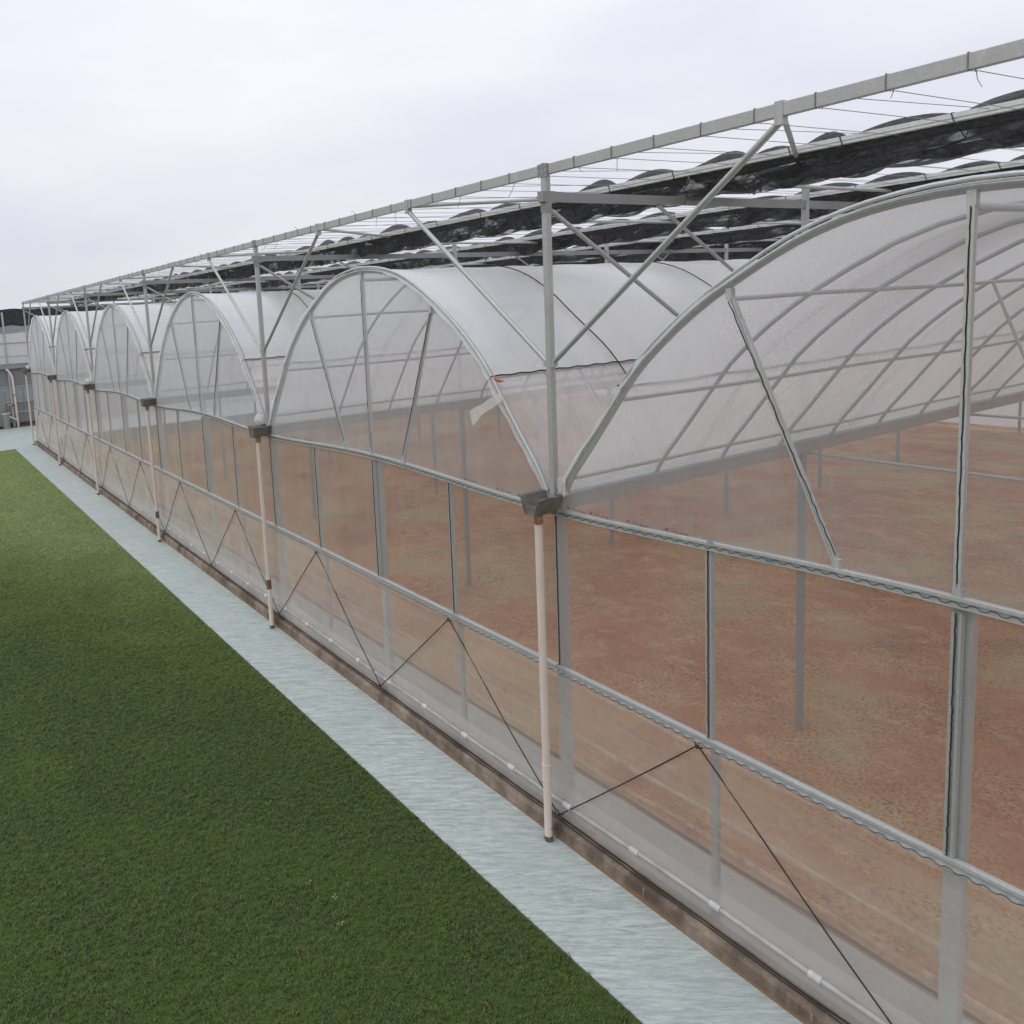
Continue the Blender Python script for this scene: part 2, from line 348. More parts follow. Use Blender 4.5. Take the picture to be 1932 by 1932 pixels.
# ------------------------------------------------------------------ greenhouse dimensions
ZG, ZM, ZB, ZT = 3.97, 2.04, 7.32, 7.60       # upper rail, middle rail, depth beam, front beam
PITCH, DEPTH, NY = 8., 32.9, 8
YC = [4.70*k for k in range(NY)]
HOOPY = [1.47+1.22*k for k in range(26)]
HALF = [(3.86, 4.10), (3.72, 4.34), (3.50, 4.62), (3.22, 4.98), (2.84, 5.47), (2.50, 5.79), (2.15, 6.06), (1.8, 6.28), (1.22, 6.58), (.66, 6.75), (0, 6.81)]
def arch_pts():
    P = [(-d, z) for d, z in HALF] + [(d, z) for d, z in HALF[-2::-1]]
    out = []
    for i in range(len(P)-1):                # Catmull-Rom
        p0, p1, p2, p3 = P[max(i-1, 0)], P[i], P[i+1], P[min(i+2, len(P)-1)]
        for k in range(3):
            u = k/3; out.append(tuple(.5*((2*p1[j])+(-p0[j]+p2[j])*u+(2*p0[j]-5*p1[j]+4*p2[j]-p3[j])*u*u+(-p0[j]+3*p1[j]-3*p2[j]+p3[j])*u**3) for j in (0, 1)))
    return out+[P[-1]]
ARCH = arch_pts()
def arch_z(dx):
    dx = abs(dx)
    for (a, za), (b, zb) in zip(ARCH, ARCH[1:]):
        if a <= -dx <= b: return za+(zb-za)*((-dx-a)/(b-a) if b > a else 0)
    return ARCH[0][1]

# shared meshes of a bay; local origin at the bay's centre line, front, z=0
def zg(x): return 3.895+.11*math.cos(math.pi*x/8)**2      # the upper rail bows up in mid bay
ms = {}
ms['front_arch'] = MB().tube([(x, .02, z) for x, z in ARCH], .036, 8).mesh('front_arch')
ms['hoop'] = MB().tube([(x, 0, z-.02) for x, z in ARCH[::2]], .024, 6).mesh('hoop')
pr = MB()
for off, s in ((.045, .012),):
    pr.tube([(x*1.012, -.02, 4.12+(z-4.12)*1.016+.012) for x, z in ARCH], .017, 6)
ms['edge_profile'] = pr.mesh('edge_profile')
def wiggle(a, b, n_per, amp, up, r=.0045):
    a, b, up = Vector(a), Vector(b), Vector(up); b_ = MB(); n = max(4, int((b-a).length/n_per*4)); pts = []
    for i in range(n+1):
        s = (0, 1, 1, 0)[i % 4] - .5
        pts.append(a+(b-a)*(i/n)+up*(s*amp*2))
    return b_.tube(pts, r, 4)
def channel_x(a, b, z, h=.075, d=.03, y=-.012):     # c-section rail: two lips and a sunk web
    m = MB(); m.box((a, y-d*.2, z-h/2), (b, y+d, z+h/2))
    m.box((a, y-d, z+h*.18), (b, y-d*.2, z+h/2)); m.box((a, y-d, z-h/2), (b, y-d*.2, z-h/2+.010)); return m
tr_ = MB()
for i in range(32):
    a_, b_ = -3.99+i*7.98/32, -3.99+(i+1)*7.98/32
    for (y0_, y1_, o0_, o1_) in ((-.018, .018, -.0375, .0375), (-.042, -.018, .0135, .0375), (-.042, -.018, -.0375, -.0275)):
        o_ = len(tr_.v)
        for x_ in (a_, b_): tr_.v += [(x_, y_, zg(x_)+z_) for y_, z_ in ((y0_, o0_), (y1_, o0_), (y1_, o1_), (y0_, o1_))]
        tr_.f += [tuple(o_+q for q in f_) for f_ in ((0, 1, 5, 4), (1, 2, 6, 5), (2, 3, 7, 6), (3, 0, 4, 7))]; tr_.sm += [False]*4
        if i == 0: tr_.f.append((o_+3, o_+2, o_+1, o_)); tr_.sm.append(False)
        if i == 31: tr_.f.append((o_+4, o_+5, o_+6, o_+7)); tr_.sm.append(False)
ms['top_rail'] = tr_.mesh('top_rail')
ms['middle_rail'] = channel_x(-3.99, 3.99, ZM, .085).mesh('middle_rail')
w_ = wiggle((-3.9, -.034, -.010), (3.9, -.034, -.010), .12, .010, (0, 0, 1), .0040); w_.v = [(x, y, z+zg(x)) for x, y, z in w_.v]; ms['wiggle_wire'] = w_.mesh('wiggle_wire')
ms['wiggle_mid'] = wiggle((-3.95, -.042, ZM-.030), (3.95, -.042, ZM-.030), .115, .007, (0, .25, 1), .0038).mesh('wiggle_wire')
def jitterline(a, b, amp, r, seed, n=60):
    a, b = Vector(a), Vector(b); rnd = random.Random(seed); pts = []
    for i in range(n+1):
        o = Vector((rnd.uniform(-amp, amp), 0, 0)) if 0 < i < n else Vector((0, 0, 0)); pts.append(a+(b-a)*(i/n)+o)
    return MB().tube(pts, r, 4)
def vchannel(x, z0, z1, w, y=0.0, d=.035):
    m = MB(); m.box((x-w/2, y-.002, z0), (x+w/2, y+d, z1)); m.box((x-w/2, y-.016, z0), (x-w/2+w*.3, y-.002, z1)); m.box((x+w/2-w*.3, y-.016, z0), (x+w/2, y-.002, z1)); return m
ms['mullion'] = vchannel(0, ZM+.05, ZG-.045, .066).mesh('mullion')
ms['mullion_line'] = jitterline((-.006, -.018, ZM+.05), (-.006, -.018, ZG-.05), .0045, .0045, 3).mesh('wiggle_wire')
ms['lower_post'] = MB().box((-.035, .055, .15), (.035, .105, ZM-.05)).mesh('lower_post')
ms['centre_column'] = MB().box((-.055, .05, FL-.1), (.075, .13, ZG+.02)).mesh('centre_column')
ms['column'] = MB().box((-.05, .03, FL-.1), (.06, .13, 4.02)).mesh('column')
ms['inner_column'] = MB().box((-.04, -.04, FL-.1), (.04, .04, 4.0)).mesh('column')
def strut(a, b, w=.045):
    a, b = Vector(a), Vector(b); m = MB(); m.bar(a, b, w*.7, w, (0, 1, 0)); d = (b-a).normalized(); s = Vector((0, 1, 0)).cross(d)*(w*.28)
    for q in (s, -s): m.bar(a+q+Vector((0, -w*.55, 0)), b+q+Vector((0, -w*.55, 0)), w*.35, w*.28, (0, 1, 0))
    for p in (a, b): m.box((p.x-.028, p.y-.035, p.z-.05), (p.x+.028, p.y+.02, p.z+.05))
    return m
def strutline(a, b, seed):
    a, b = Vector(a), Vector(b); rnd = random.Random(seed); n = 40; d = (b-a).normalized(); s = Vector((0, 1, 0)).cross(d); pts = []
    for i in range(n+1): pts.append(a+(b-a)*(i/n)+s*rnd.choice((-.004, .004)))
    return MB().tube(pts, .0042, 4)
ST = [((-1.78, .0, 6.20), (-.84, .0, 4.06)), ((0, .0, 6.74), (.0, .0, 4.06)), ((1.78, .0, 6.20), (.92, .0, 4.06))]
for i, (a, b) in enumerate(ST):
    ms['strut%d' % i] = strut(a, b, .05 if i == 1 else .042).mesh('gable_strut')
    ms['sline%d' % i] = strutline(Vector(a)+Vector((0, -.034, -.06)), Vector(b)+Vector((0, -.034, .08)), i).mesh('wiggle_wire')
PUR = [(-1.8, 6.20), (1.8, 6.20), (-3.03, 5.25), (3.03, 5.25), (-3.72, 4.36), (3.72, 4.36), (0, 6.73)]
for i, (x, z) in enumerate(PUR):
    zz = z-.045; sg = 1 if x < 0 else -1
    ms['purlin%d' % i] = MB().tube([(x+sg*.03*(x != 0)+.012*math.sin(y*.9+i), y, zz+.008*math.sin(y*1.3+i)) for y in [k*1.22+.03 for k in range(27)]], .02 if x else .028, 6).mesh('purlin')
def cloth(x, y, z, k, sc): return k*mnoise.fractal(Vector((x*sc, y*sc, z*sc)), 1, 2, 3)
# films
def gable(u, v):
    x = -3.86+7.72*u; zt = arch_z(x); b0 = zg(x)+.035; z = b0+(zt-b0)*v
    e = min(u, 1-u, v, 1-v)*6
    return (x, -.012-.02*min(1, e)*(.5+mnoise.noise(Vector((x*1.3, z*1.3, 1)))), z)
ms['gable_film'] = MB().grid(gable, 44, 14).mesh('gable_film')
def panel(u, v, z0, z1, y, amp, seed):
    x = -4.0+8.0*u; z1 = zg(x)-.035 if z1 > 3 else z1; z = z0+(z1-z0)*v; e = min(1, min(v, 1-v)*8, min(u, 1-u)*30)
    return (x, y-amp*e*(.6+mnoise.fractal(Vector((x*.9, z*1.6+seed, seed)), 1, 2, 3)), z)
ms['wall_film'] = MB().grid(lambda u, v: panel(u, v, ZM+.03, ZG-.04, -.004, .012, 2), 50, 12).mesh('wall_film')
ms['roll_up_film'] = MB().grid(lambda u, v: panel(u, v, .44, ZM-.045, -.046, .035, 5), 60, 14).mesh('roll_up_film')
ms['skirt_film'] = MB().grid(lambda u, v: panel(u, v, .19, .62, -.018, .012, 8), 60, 6).mesh('skirt_film')
cut = .60      # profile index where roof film gives way to the lower vent film (z about 5.3)
iz = [i for i, (x, z) in enumerate(ARCH) if z >= 5.28]
RA = ARCH[iz[0]-0:iz[-1]+1]
LA = ARCH[:iz[0]+1]
yy = [-.05]+[.25*k for k in range(1, int(DEPTH/.25)+1)]
def roofmesh(arc, mirror=1, sag=.012, rough=0., seed=0):
    m = MB(); o = 0; n = len(arc)
    for y in yy:
        ph = (y-.25) % 1.22/1.22; sg = sag*math.sin(math.pi*ph)
        for j, (x, z) in enumerate(arc):
            q = rough*mnoise.fractal(Vector((x*2.2, y*1.1, z*2.2+seed)), 1, 2, 4) if j not in (n-1,) else 0
            rag = .05*mnoise.noise(Vector((x*4, 0, z*4+seed))) if y < 0 else 0
            nrm = Vector((x*.55, z-4.6)).normalized()
            m.v.append((mirror*(x*1.006+nrm.x*(q-sg)), y+rag-(.03 if y < 0 else 0), z+.022+nrm.y*(q-sg)))
    for i in range(len(yy)-1):
        for j in range(n-1):
            a = i*n+j; m.f.append((a, a+n, a+n+1, a+1)); m.sm.append(True)
    return m
ms['roof_film'] = roofmesh(RA, 1, .02, .006).mesh('roof_film')
ms['vent_film_a'] = roofmesh(LA, 1, .02, .045, 3).mesh('vent_film'); ms['vent_film_b'] = roofmesh(LA, -1, .02, .045, 9).mesh('vent_film')
xe, ze = RA[0]
for nme, sg in (('fix_a', 1), ('fix_b', -1)):
    m = MB(); m.bar((sg*(xe-.02), -.05, ze+.035), (sg*(xe-.02), DEPTH, ze+.035), .035, .016, (-.8*sg, 0, .6))
    ms[nme] = m.mesh('fixing_profile')
    pts = [(sg*(xe-.035)+sg*.008*(1 if i % 2 else -1), -.05+i*.16, ze+.05+.006*(1 if i % 2 else -1)) for i in range(int(DEPTH/.16))]
    ms[nme+'w'] = MB().tube(pts, .0075, 4).mesh('wiggle_wire')
RPT = [(x*1.01, z+.04) for x, z in ARCH]
ms['strap'] = MB().tube([(x, .06*math.sin(i*.4), z) for i, (x, z) in enumerate(RPT)], .009, 5).mesh('roof_strap')
# far and near gable at the back
ms['back_film'] = MB().grid(lambda u, v: (-3.99+7.98*u, DEPTH+.02, -.05+(arch_z(-3.86+7.72*u)+.05)*v), 40, 6).mesh('back_film')

def add(name, key, mat, parent, loc=(0, 0, 0)):
    me = ms[key]
    return place(me, name, M[mat], parent, loc)
POS = ['nearest and largest arched bay, cut off by the right edge of the picture',
       'second arched bay, whole in view, with a loose strip of film on its slope',
       'third arched bay from the camera, with a white film tuft beside its gutter',
       'fourth arched bay from the camera, fourth tallest curved gable going left',
       'fifth arched bay from the camera, second before the end of the greenhouse',
       'farthest arched bay, smallest curved gable at the left end of the greenhouse']
bays = []
for k in range(6):
    b = empty('greenhouse_bay', (4-8*k, 0, 0), POS[k], 'greenhouse bay', 'arched bays of the film greenhouse')
    bays.append(b)
    add('front_arch', 'front_arch', 'steel', b); add('edge_profile', 'edge_profile', 'steel_pale', b)
    for y in HOOPY[:26]: add('hoop', 'hoop', 'steel', b, (0, y, 0))
    for i in range(len(PUR)): add('purlin', 'purlin%d' % i, 'steel', b)
    for i in range(3):
        s = add('gable_strut', 'strut%d' % i, 'steel_pale', b); add('wiggle_wire', 'sline%d' % i, 'black', s)
    t_ = add('top_rail', 'top_rail', 'steel_pale', b); add('wiggle_wire', 'wiggle_wire', 'net_wire', t_)
    t_ = add('middle_rail', 'middle_rail', 'steel_pale', b); add('wiggle_wire', 'wiggle_mid', 'net_wire', t_)
    for x in (-4, -2, 0, 2):
        mm = add('mullion', 'mullion', 'steel', b, (x+(.03 if x == -4 else 0), 0, 0)); add('wiggle_wire', 'mullion_line', 'black', mm)
        if x not in (-4,): add('lower_post', 'lower_post', 'steel_dark', b, (x, 0, 0))
    add('centre_column', 'centre_column', 'steel', b)
    add('column', 'column', 'steel', b, (-4, 0, 0))
    for y in YC[1:]: add('column', 'inner_column', 'steel_dark', b, (-4, y, 0))
    if k == 0: add('column', 'column', 'steel', b, (4, 0, 0)); [add('column', 'inner_column', 'steel_dark', b, (4, y, 0)) for y in YC[1:]]
    add('gable_film', 'gable_film', 'gable_film', b); add('wall_film', 'wall_film', 'wall_film', b)
    add('roll_up_film', 'roll_up_film', 'curtain_film', b); add('skirt_film', 'skirt_film', 'skirt_film', b)
    add('roof_film', 'roof_film', 'roof_film', b); add('vent_film', 'vent_film_a', 'vent_film', b); add('vent_film', 'vent_film_b', 'vent_film', b)
    add('back_film', 'back_film', 'roof_film', b)
    for q in ('fix_a', 'fix_b'):
        f_ = add('fixing_profile', q, 'steel_pale', b); add('wiggle_wire', q+'w', 'black', f_)
    for y in (2.1, 5.6, 9.3, 14., 20., 27.): add('roof_strap', 'strap', 'rope', b, (0, y, 0))
# interior tie pipes at gutter height across each bay (every column row)
tie = MB().tube([(-3.95, 0, 3.9), (3.95, 0, 3.9)], .022, 6).mesh('tie_pipe')
tst = [MB().tube([a_, b_], .019, 6).mesh('truss_strut') for a_, b_ in (((-1.78, 0, 6.16), (-.9, 0, 3.92)), ((0, 0, 6.7), (0, 0, 3.92)), ((1.78, 0, 6.16), (.9, 0, 3.92)))]
for b in bays:
    for y in YC[1:]:
        place(tie, 'tie_pipe', M['steel'], b, (0, y, 0))
        for t_ in tst: place(t_, 'truss_strut', M['steel'], b, (0, y+.02, 0))
# loose film strip, orange knot, printed marks
b1 = bays[1]
m = MB()
def lstrip(u, v):
    a = Vector((3.22, -.07, 5.13)); c = Vector((2.70, -.15, 4.84)); p = a.lerp(c, u); w = .055+.05*u; return (p.x+.35*w*(v-.5), p.y-.03*math.sin(u*4), p.z-w*(v-.5)*1.6+.010*math.sin(u*9+v*3))
m.grid(lstrip, 10, 3); m.build('loose_film', M['scrap_film'], b1)
for k, (bx, bz) in ((1, (3.16, 5.33)), (3, (3.18, 5.30))):
    m = MB(); m.tube([(bx-.06, -.07, bz+.05), (bx-.01, -.1, bz+.02), (bx+.04, -.07, bz-.01), (bx+.08, -.04, bz-.01)], .02, 6, rr=[.006, .018, .02, .008]); m.build('cord_knot', M['orange'], bays[k])
def marks(b, xs):
    m = MB()
    rnd = random.Random(4)
    for x in xs:
        y = -.052; z = zg(x)+.075
        def q(x0, z0, w, h): m.v.extend([(x0, y, z0), (x0+w, y, z0), (x0+w, y, z0+h), (x0, y, z0+h)]); n = len(m.v); m.f.append((n-4, n-3, n-2, n-1)); m.sm.append(False)
        for i in range(3): q(x+i*.014, z, .010, .026)
        q(x+.075, z+.022, .055, .004); q(x+.075, z+.004, .075, .005)
        for i in range(6):
            if i != 2: q(x+.17+i*.016, z-.002, .010, .018)
    o = m.build('film_print', M['print'], b); o['kind'] = 'stuff'
marks(bays[0], [-3.75, -3.42, -2.92, -2.45]); marks(bays[1], [-3.3, -2.8, -2.3, 2.4, 3.05, 3.45])
m = MB()
for x, z in ((-1.98, zg(-1.98)+.050), (-1.42, zg(-1.42)-.005)):
    for i in range(3): m.box((x+i*.022, -.056, z-.008), (x+i*.022+.016, -.054, z+.010))
m.build('blue_print', M['blue'], bays[0])
# crumpled film tufts at gutter ends
def lump(name, c, s, mat, parent, seed):
    def fn(u, v):
        th = u*2*math.pi; ph = v*math.pi; d = Vector((math.cos(th)*math.sin(ph), math.sin(th)*math.sin(ph), math.cos(ph)))
        r = 1+.45*mnoise.fractal(d*1.6+Vector((seed, 0, 0)), 1, 2, 3); return (c[0]+d.x*s[0]*r, c[1]+d.y*s[1]*r, c[2]+d.z*s[2]*r)
    return MB().grid(fn, 18, 10).build(name, mat, parent)
lump('film_tuft', (3.80, -.10, 4.20), (.11, .10, .12), M['scrap_film'], bays[2], 2)
lump('film_tuft', (3.84, -.12, 4.22), (.16, .12, .10), M['scrap_film'], bays[4], 5)
lump('film_tuft', (-3.84, -.12, 4.22), (.12, .1, .09), M['scrap_film'], bays[5], 9)
def flap(u, v): return (-3.86+.10*u+.03*v, -.06-.04*math.sin(u*6+v*4), 4.30-.22*v+.05*u)
MB().grid(flap, 6, 6).build('loose_film', M['scrap_film'], bays[0])

# end wall film on the far side (x = -40) and near end
ew = MB().grid(lambda u, v: (-40.03, .1+u*(DEPTH-.1), .28+v*3.75), 40, 6)
ew.build('end_wall_film', M['roof_film'], bays[5])
for o_ in [o for o in bpy.data.objects if o.name.startswith('end_wall_film')]: o_.parent = bays[5]; o_.location = (36, 0, 0)
m = MB(); m.box((-4.12, .12, -.29), (-3.95, DEPTH, .28)); m.build('end_wall_plinth', M['apron'], bays[5])

# ------------------------------------------------------------------ gutters and downpipes
gp = [(-.185, 4.11), (-.178, 4.118), (-.140, 4.105), (-.066, 3.912), (.066, 3.912), (.140, 4.105), (.178, 4.118), (.185, 4.11), (.182, 4.092), (.146, 4.090), (.072, 3.905), (-.072, 3.905), (-.146, 4.090), (-.182, 4.092)]
ms['trough'] = MB().extr(gp, 'y', -.375, 0, True, 2)
del ms['trough'].f[-2:], ms['trough'].sm[-2:]
for y_ in (-.375, 0):
    for a_, b_ in ((0, 13), (1, 12), (2, 11), (3, 10), (4, 9), (5, 8), (6, 7)): pass
    ms['trough'].v += [(x_, y_, z_) for x_, z_ in gp]; o_ = len(ms['trough'].v)-14
    for q_ in ((0, 1, 2, 13), (13, 2, 12), (2, 3, 11, 12), (3, 4, 10, 11), (4, 5, 9, 10), (5, 8, 9), (5, 6, 7, 8)): ms['trough'].f.append(tuple(o_+i_ for i_ in q_)); ms['trough'].sm.append(False)
ms['trough'].extr([(-.112, 4.03), (-.066, 3.913), (.066, 3.913), (.112, 4.03)], 'y', -.365, -.362)
ms['trough'] = ms['trough'].mesh('trough')
ms['run'] = MB().extr(gp, 'y', .002, DEPTH, True, 12).mesh('run')
ms['gutter_end'] = MB().extr([(-.19, 4.095), (-.10, 3.93), (.10, 3.93), (.19, 4.095)], 'y', .1, .104).mesh('end_plate')
ms['outlet'] = MB().tube([(0, -.246, 3.91), (0, -.246, 3.79)], .052, 14).mesh('outlet')
gl_ = ['gutter end between the two nearest bays, grimy dark trough at the front column', 'gutter between the second and third bays, dark trough with white film tuft beside it',
       'gutter between the third and fourth bays, dark trough over the third downpipe', 'gutter between the fourth and fifth bays, trough half hidden by a white film tuft',
       'gutter between the fifth and last bays, small dark trough', 'gutter at the far left end of the greenhouse, leftmost dark trough']
dl_ = ['nearest and thickest cream downpipe, standing on the path left of the closest bay', 'second cream downpipe from the camera, below the gutter of the second bay',
       'third cream downpipe from the camera along the pale path', 'fourth cream downpipe from the camera along the pale path', 'fifth cream downpipe, second from the far end of the wall',
       'farthest cream downpipe, at the left end of the greenhouse']
for k in range(6):
    g_ = empty('rain_gutter', (-8*k, 0, 0), gl_[k], 'gutter', 'rain gutters between the arched bays')
    add('trough', 'trough', 'gutter', g_); add('trough', 'run', 'steel_run', g_); add('outlet', 'outlet', 'pvc_red', g_)
    d_ = empty('downpipe', (-8*k, -.246, 0), dl_[k], 'downpipe', 'cream downpipes along the front wall')
    lean = random.Random(k).uniform(-.01, .01)
    pm = MB().tube([(lean, 0, .065), (0, 0, 3.79)], .046, 20); o = pm.build('pipe', M['pvc'], d_)
    jz = [.85, .92, .80, .95, .9, .9][k]
    if k < 3:
        o = MB().tube([(lean*.8, 0, jz-.09), (lean*.8, 0, jz+.09)], .0505, 20).build('socket', M['pvc'] if k == 0 else M['pvc_brown'], d_)
        for zz in (jz-.09, jz+.09): MB().tube([(lean*.8, 0, zz-.008), (lean*.8, 0, zz+.008)], .054, 20).build('clip', M['pvc_red'] if k else M['pvc'], o)
    MB().tube([(lean, 0, .002), (lean, 0, .065)], .0495, 20).build('end_cap', M['pvc_brown'], d_)
    if k == 0:
        MB().tube([(.05, .0, .16), (.12, .03, .21), (.13, .08, .24), (.12, .085, .12)], .004, 5).build('tie_wire', M['black'], d_)

# ------------------------------------------------------------------ kerb, tape lines, roll pipe, hoses, ropes
kb = MB()
kp = [(-.145, -.2), (-.14, .155), (-.115, .185), (-.01, .20), (.06, .20), (.068, -.4), (-.145, -.4)]
o0 = 0; xs = [-40.2+.12*i for i in range(int(48.6/.12)+1)]; n = len(kp)
for x in xs:
    for j, (y, z) in enumerate(kp):
        q = mnoise.fractal(Vector((x*1.7, y*9, z*9)), 1, 2, 4)
        kb.v.append((x, y+(.012*q if j in (1, 2) else 0), z+(.012*q if j in (1, 2, 3) else 0)))
for i in range(len(xs)-1):
    for j in range(n): a = i*n; kb.f.append((a+j, a+(j+1) % n, a+n+(j+1) % n, a+n+j)); kb.sm.append(False)
tag(kb.build('concrete_kerb', M['kerb']), 'low stained concrete kerb along the foot of the film wall', 'kerb')
r_ = random.Random(3)
dt = empty('fixing_strip', (0, 0, 0), 'thin black film fixing strip running along the top of the kerb', 'fixing strip')
MB().tube([(-40+.35*i, -.050+r_.uniform(-.004, .004), .205+r_.uniform(-.003, .006)) for i in range(138)], .009, 5).build('cord', M['black'], dt)
MB().tube([(-40+.35*i, -.085+r_.uniform(-.006, .006), .199+r_.uniform(-.003, .005)) for i in range(138)], .007, 5).build('cord', M['black'], dt)
rp = empty('roll_pipe', (0, 0, 0), 'pale roll-up pipe holding the lower edge of the side curtain', 'pipe')
pts = [(-40+.5*i, -.056+.006*math.sin(i*.7), .43+.012*math.sin(i*.31)+.006*math.sin(i*1.3)) for i in range(97)]
MB().tube(pts, .026, 10).build('pipe', M['roll'], rp)
cm = MB().tube([(-.055, 0, 0), (.055, 0, 0)], .036, 12).mesh('coupling'); cm.materials.append(M['white_plastic'])
for i in range(48):
    x = -39+.978*i-.07*0+.02; t_ = (x+40)/.5; z = .43+.012*math.sin(t_*.31)+.006*math.sin(t_*1.3)
    place(cm, 'coupling', None, rp, (x, -.056+.006*math.sin(t_*.7), z))
for j, (yh, rr_) in enumerate(((1.30, .012), (1.47, .006), (1.66, .006))):
    if j: 
        continue
    ih = MB().tube([(-39.8+.4*i, yh+.02*mnoise.noise(Vector((i*.3, j, 0))), FL+.05) for i in range(120)], rr_*1.4, 5)
    tag(ih.build('irrigation_hose', M['black']), 'dark hose lying along the path edge inside the film wall', 'hose')
# dry weed ridges: thin low soil ridges inside, parallel to the wall
for j, (yr, hh, mt) in enumerate(((1.52, .03, 'ridge'), (1.95, .035, 'ridge'), (3.1, .03, 'ridge'))):
    if 'ridge' not in M: M['ridge'] = simple('dry_ridge', (.36, .22, .13), (.50, .36, .22), 9, .95, 0, .5, lo=.4, hi=.6)
    def rg(u, v, yr=yr, hh=hh, j=j):
        x = -39.7+u*47.7; y = yr+(v-.5)*.06+.05*mnoise.fractal(Vector((x*.5, j*7, 0)), 1, 2, 3)
        return (x, y, FL-.02+(hh+.035)*math.sin(v*math.pi)+.012*mnoise.noise(Vector((x*5, v*3, j))))
    tag(MB().grid(rg, 400, 4).build('soil_ridge', M['ridge']), kind='structure')
rl = ['black cord zigzag on the nearest bay, right of the first downpipe', 'black cord zigzag on the second bay, between the first and second downpipes',
      'black cord zigzag on the third bay, between the second and third downpipes', 'black cord zigzag on the fourth bay', 'black cord zigzag on the fifth bay', 'black cord zigzag on the farthest bay at the left end']
for k in range(6):
    x0 = 0-8*k; pts = [(x0+.03, -.085, .27), (x0+1.93, -.085, ZM-.03), (x0+3.97, -.085, .27), (x0+5.95, -.085, ZM-.03), (x0+7.97, -.085, .27)]
    e_ = empty('curtain_cord', (0, 0, 0), rl[k], 'cord', 'black cords holding the roll-up curtain')
    for a, b in zip(pts, pts[1:]):
        A, B = Vector(a), Vector(b); MB().tube([A.lerp(B, i/8)+Vector((0, .006*math.sin(i), -.012*math.sin(math.pi*i/8))) for i in range(9)], .0075, 5).build('cord', M['rope'], e_)
    for p in pts[1::2]: MB().tube([(p[0]-.04, p[1]+.01, p[2]+.01), (p[0], p[1]-.01, p[2]-.02), (p[0]+.05, p[1]+.01, p[2]-.01)], .012, 6, rr=[.004, .014, .005]).build('knot', M['rope'], e_)
    for p in pts[0:4:2]: MB().tube([(p[0]-.05, p[1]+.01, p[2]+.04), (p[0], p[1]-.01, p[2]), (p[0]+.05, p[1]+.01, p[2]+.02)], .012, 6, rr=[.004, .013, .005]).build('knot', M['rope'], e_)

# ------------------------------------------------------------------ overhead shade frame
sf = empty('overhead_gantry', (0, 0, 0), 'galvanised steel gantry of posts, beams and wires standing above the arched roofs', 'gantry')
fb = MB().bar((-40.06, 0, ZT), (12.0, 0, ZT), .06, .105); fb.build('front_beam', M['steel'], sf, bevel=.004)
post = MB().box((-.035, -.035, 3.96), (.035, .035, ZT-.055)).mesh('post')
postin = MB().box((-.035, -.035, 3.96), (.035, .035, 7.66)).mesh('post')
plate = MB(); plate.box((-.075, -.041, ZT-.075), (.075, -.036, ZT+.062)); plate.box((-.016, -.043, ZT-.06), (.014, .042, ZT+.07))
plate.box((-.041, -.041, ZB-.16), (.041, .041, ZB-.03)); plate.box((-.044, -.08, ZB-.052), (.044, .10, ZB+.058))
for x, z in ((-.055, ZT+.03), (-.055, ZT-.03), (.055, ZT+.03), (.055, ZT-.03), (0, ZB-.12)): plate.box((x-.007, -.047, z-.007), (x+.007, -.040, z+.007))
plate = plate.mesh('joint_plate')
for me in (post, postin): me.materials.append(M['steel'])
plate.materials.append(M['steel_dark'])
for k in range(-1, 6):
    x = -8*k
    p_ = place(post, 'post', None, sf, (x, 0, 0)); place(plate, 'joint_plate', None, p_)
    for y in YC[1:]: place(postin, 'post', None, sf, (x, y, 0))
    MB().bar((x, .036, ZB), (x, DEPTH, ZB), .05, .10).build('depth_beam', M['steel_dark'], sf)
    # v-braces in the front plane
    for s in (-1, 1):
        if k == 5 and s == -1: continue
        a = Vector((x+.05*s, 0, 5.56)); b = Vector((x+2.66*s, 0, ZT-.085))
        if k == 5: b = Vector((x+2.66, 0, ZT-.085))
        br = MB().tube([a, b], .029, 10); br.box((b.x-.035, -.036, b.z-.03), (b.x+.035, .036, ZT+.065)); br.box((a.x-.03, -.03, a.z-.05), (a.x+.03, .03, a.z+.02)); br.build('brace', M['steel'], sf)
    MB().tube([(x, .07, 7.18), (x, 4.62, 4.42)], .026, 8).build('brace', M['steel'], sf)
    for i, y in enumerate(YC[1:]):
        MB().tube([(x, y-.05, 5.62), (x, y-2.95, ZB-.06)], .022, 8).build('brace', M['steel'], sf)
        if i in (1, 3): MB().tube([(x, y+.05, 5.62), (x, y+2.3, ZB-.06)], .022, 8).build('brace', M['steel'], sf)
    for sx_ in (-1, 1):
        if not (k == 5 and sx_ == -1) and not (k == -1 and sx_ == 1):
            MB().tube([(x+2.64*sx_, .05, ZT-.02), (x+.04*sx_, 4.64, ZT-.03)], .024, 8).build('plan_brace', M['steel'], sf)
RY = [2.05, 6.35, 10.9, 15.5, 20.1, 24.7, 29.3]
for y in RY:
    m = MB(); m.box((-40, y-.03, ZT-.022), (12, y+.03, ZT+.052)); m.box((-40, y-.04, ZT+.010), (12, y-.03, ZT+.052)); m.box((-40, y-.04, ZT-.022), (12, y-.03, ZT-.004)); m.build('rail', M['white_steel'], sf)
    MB().tube([(-40, y+1.12, ZT-.03), (12, y+1.12, ZT-.03)], .012, 6).build('pull_rod', M['steel'], sf)
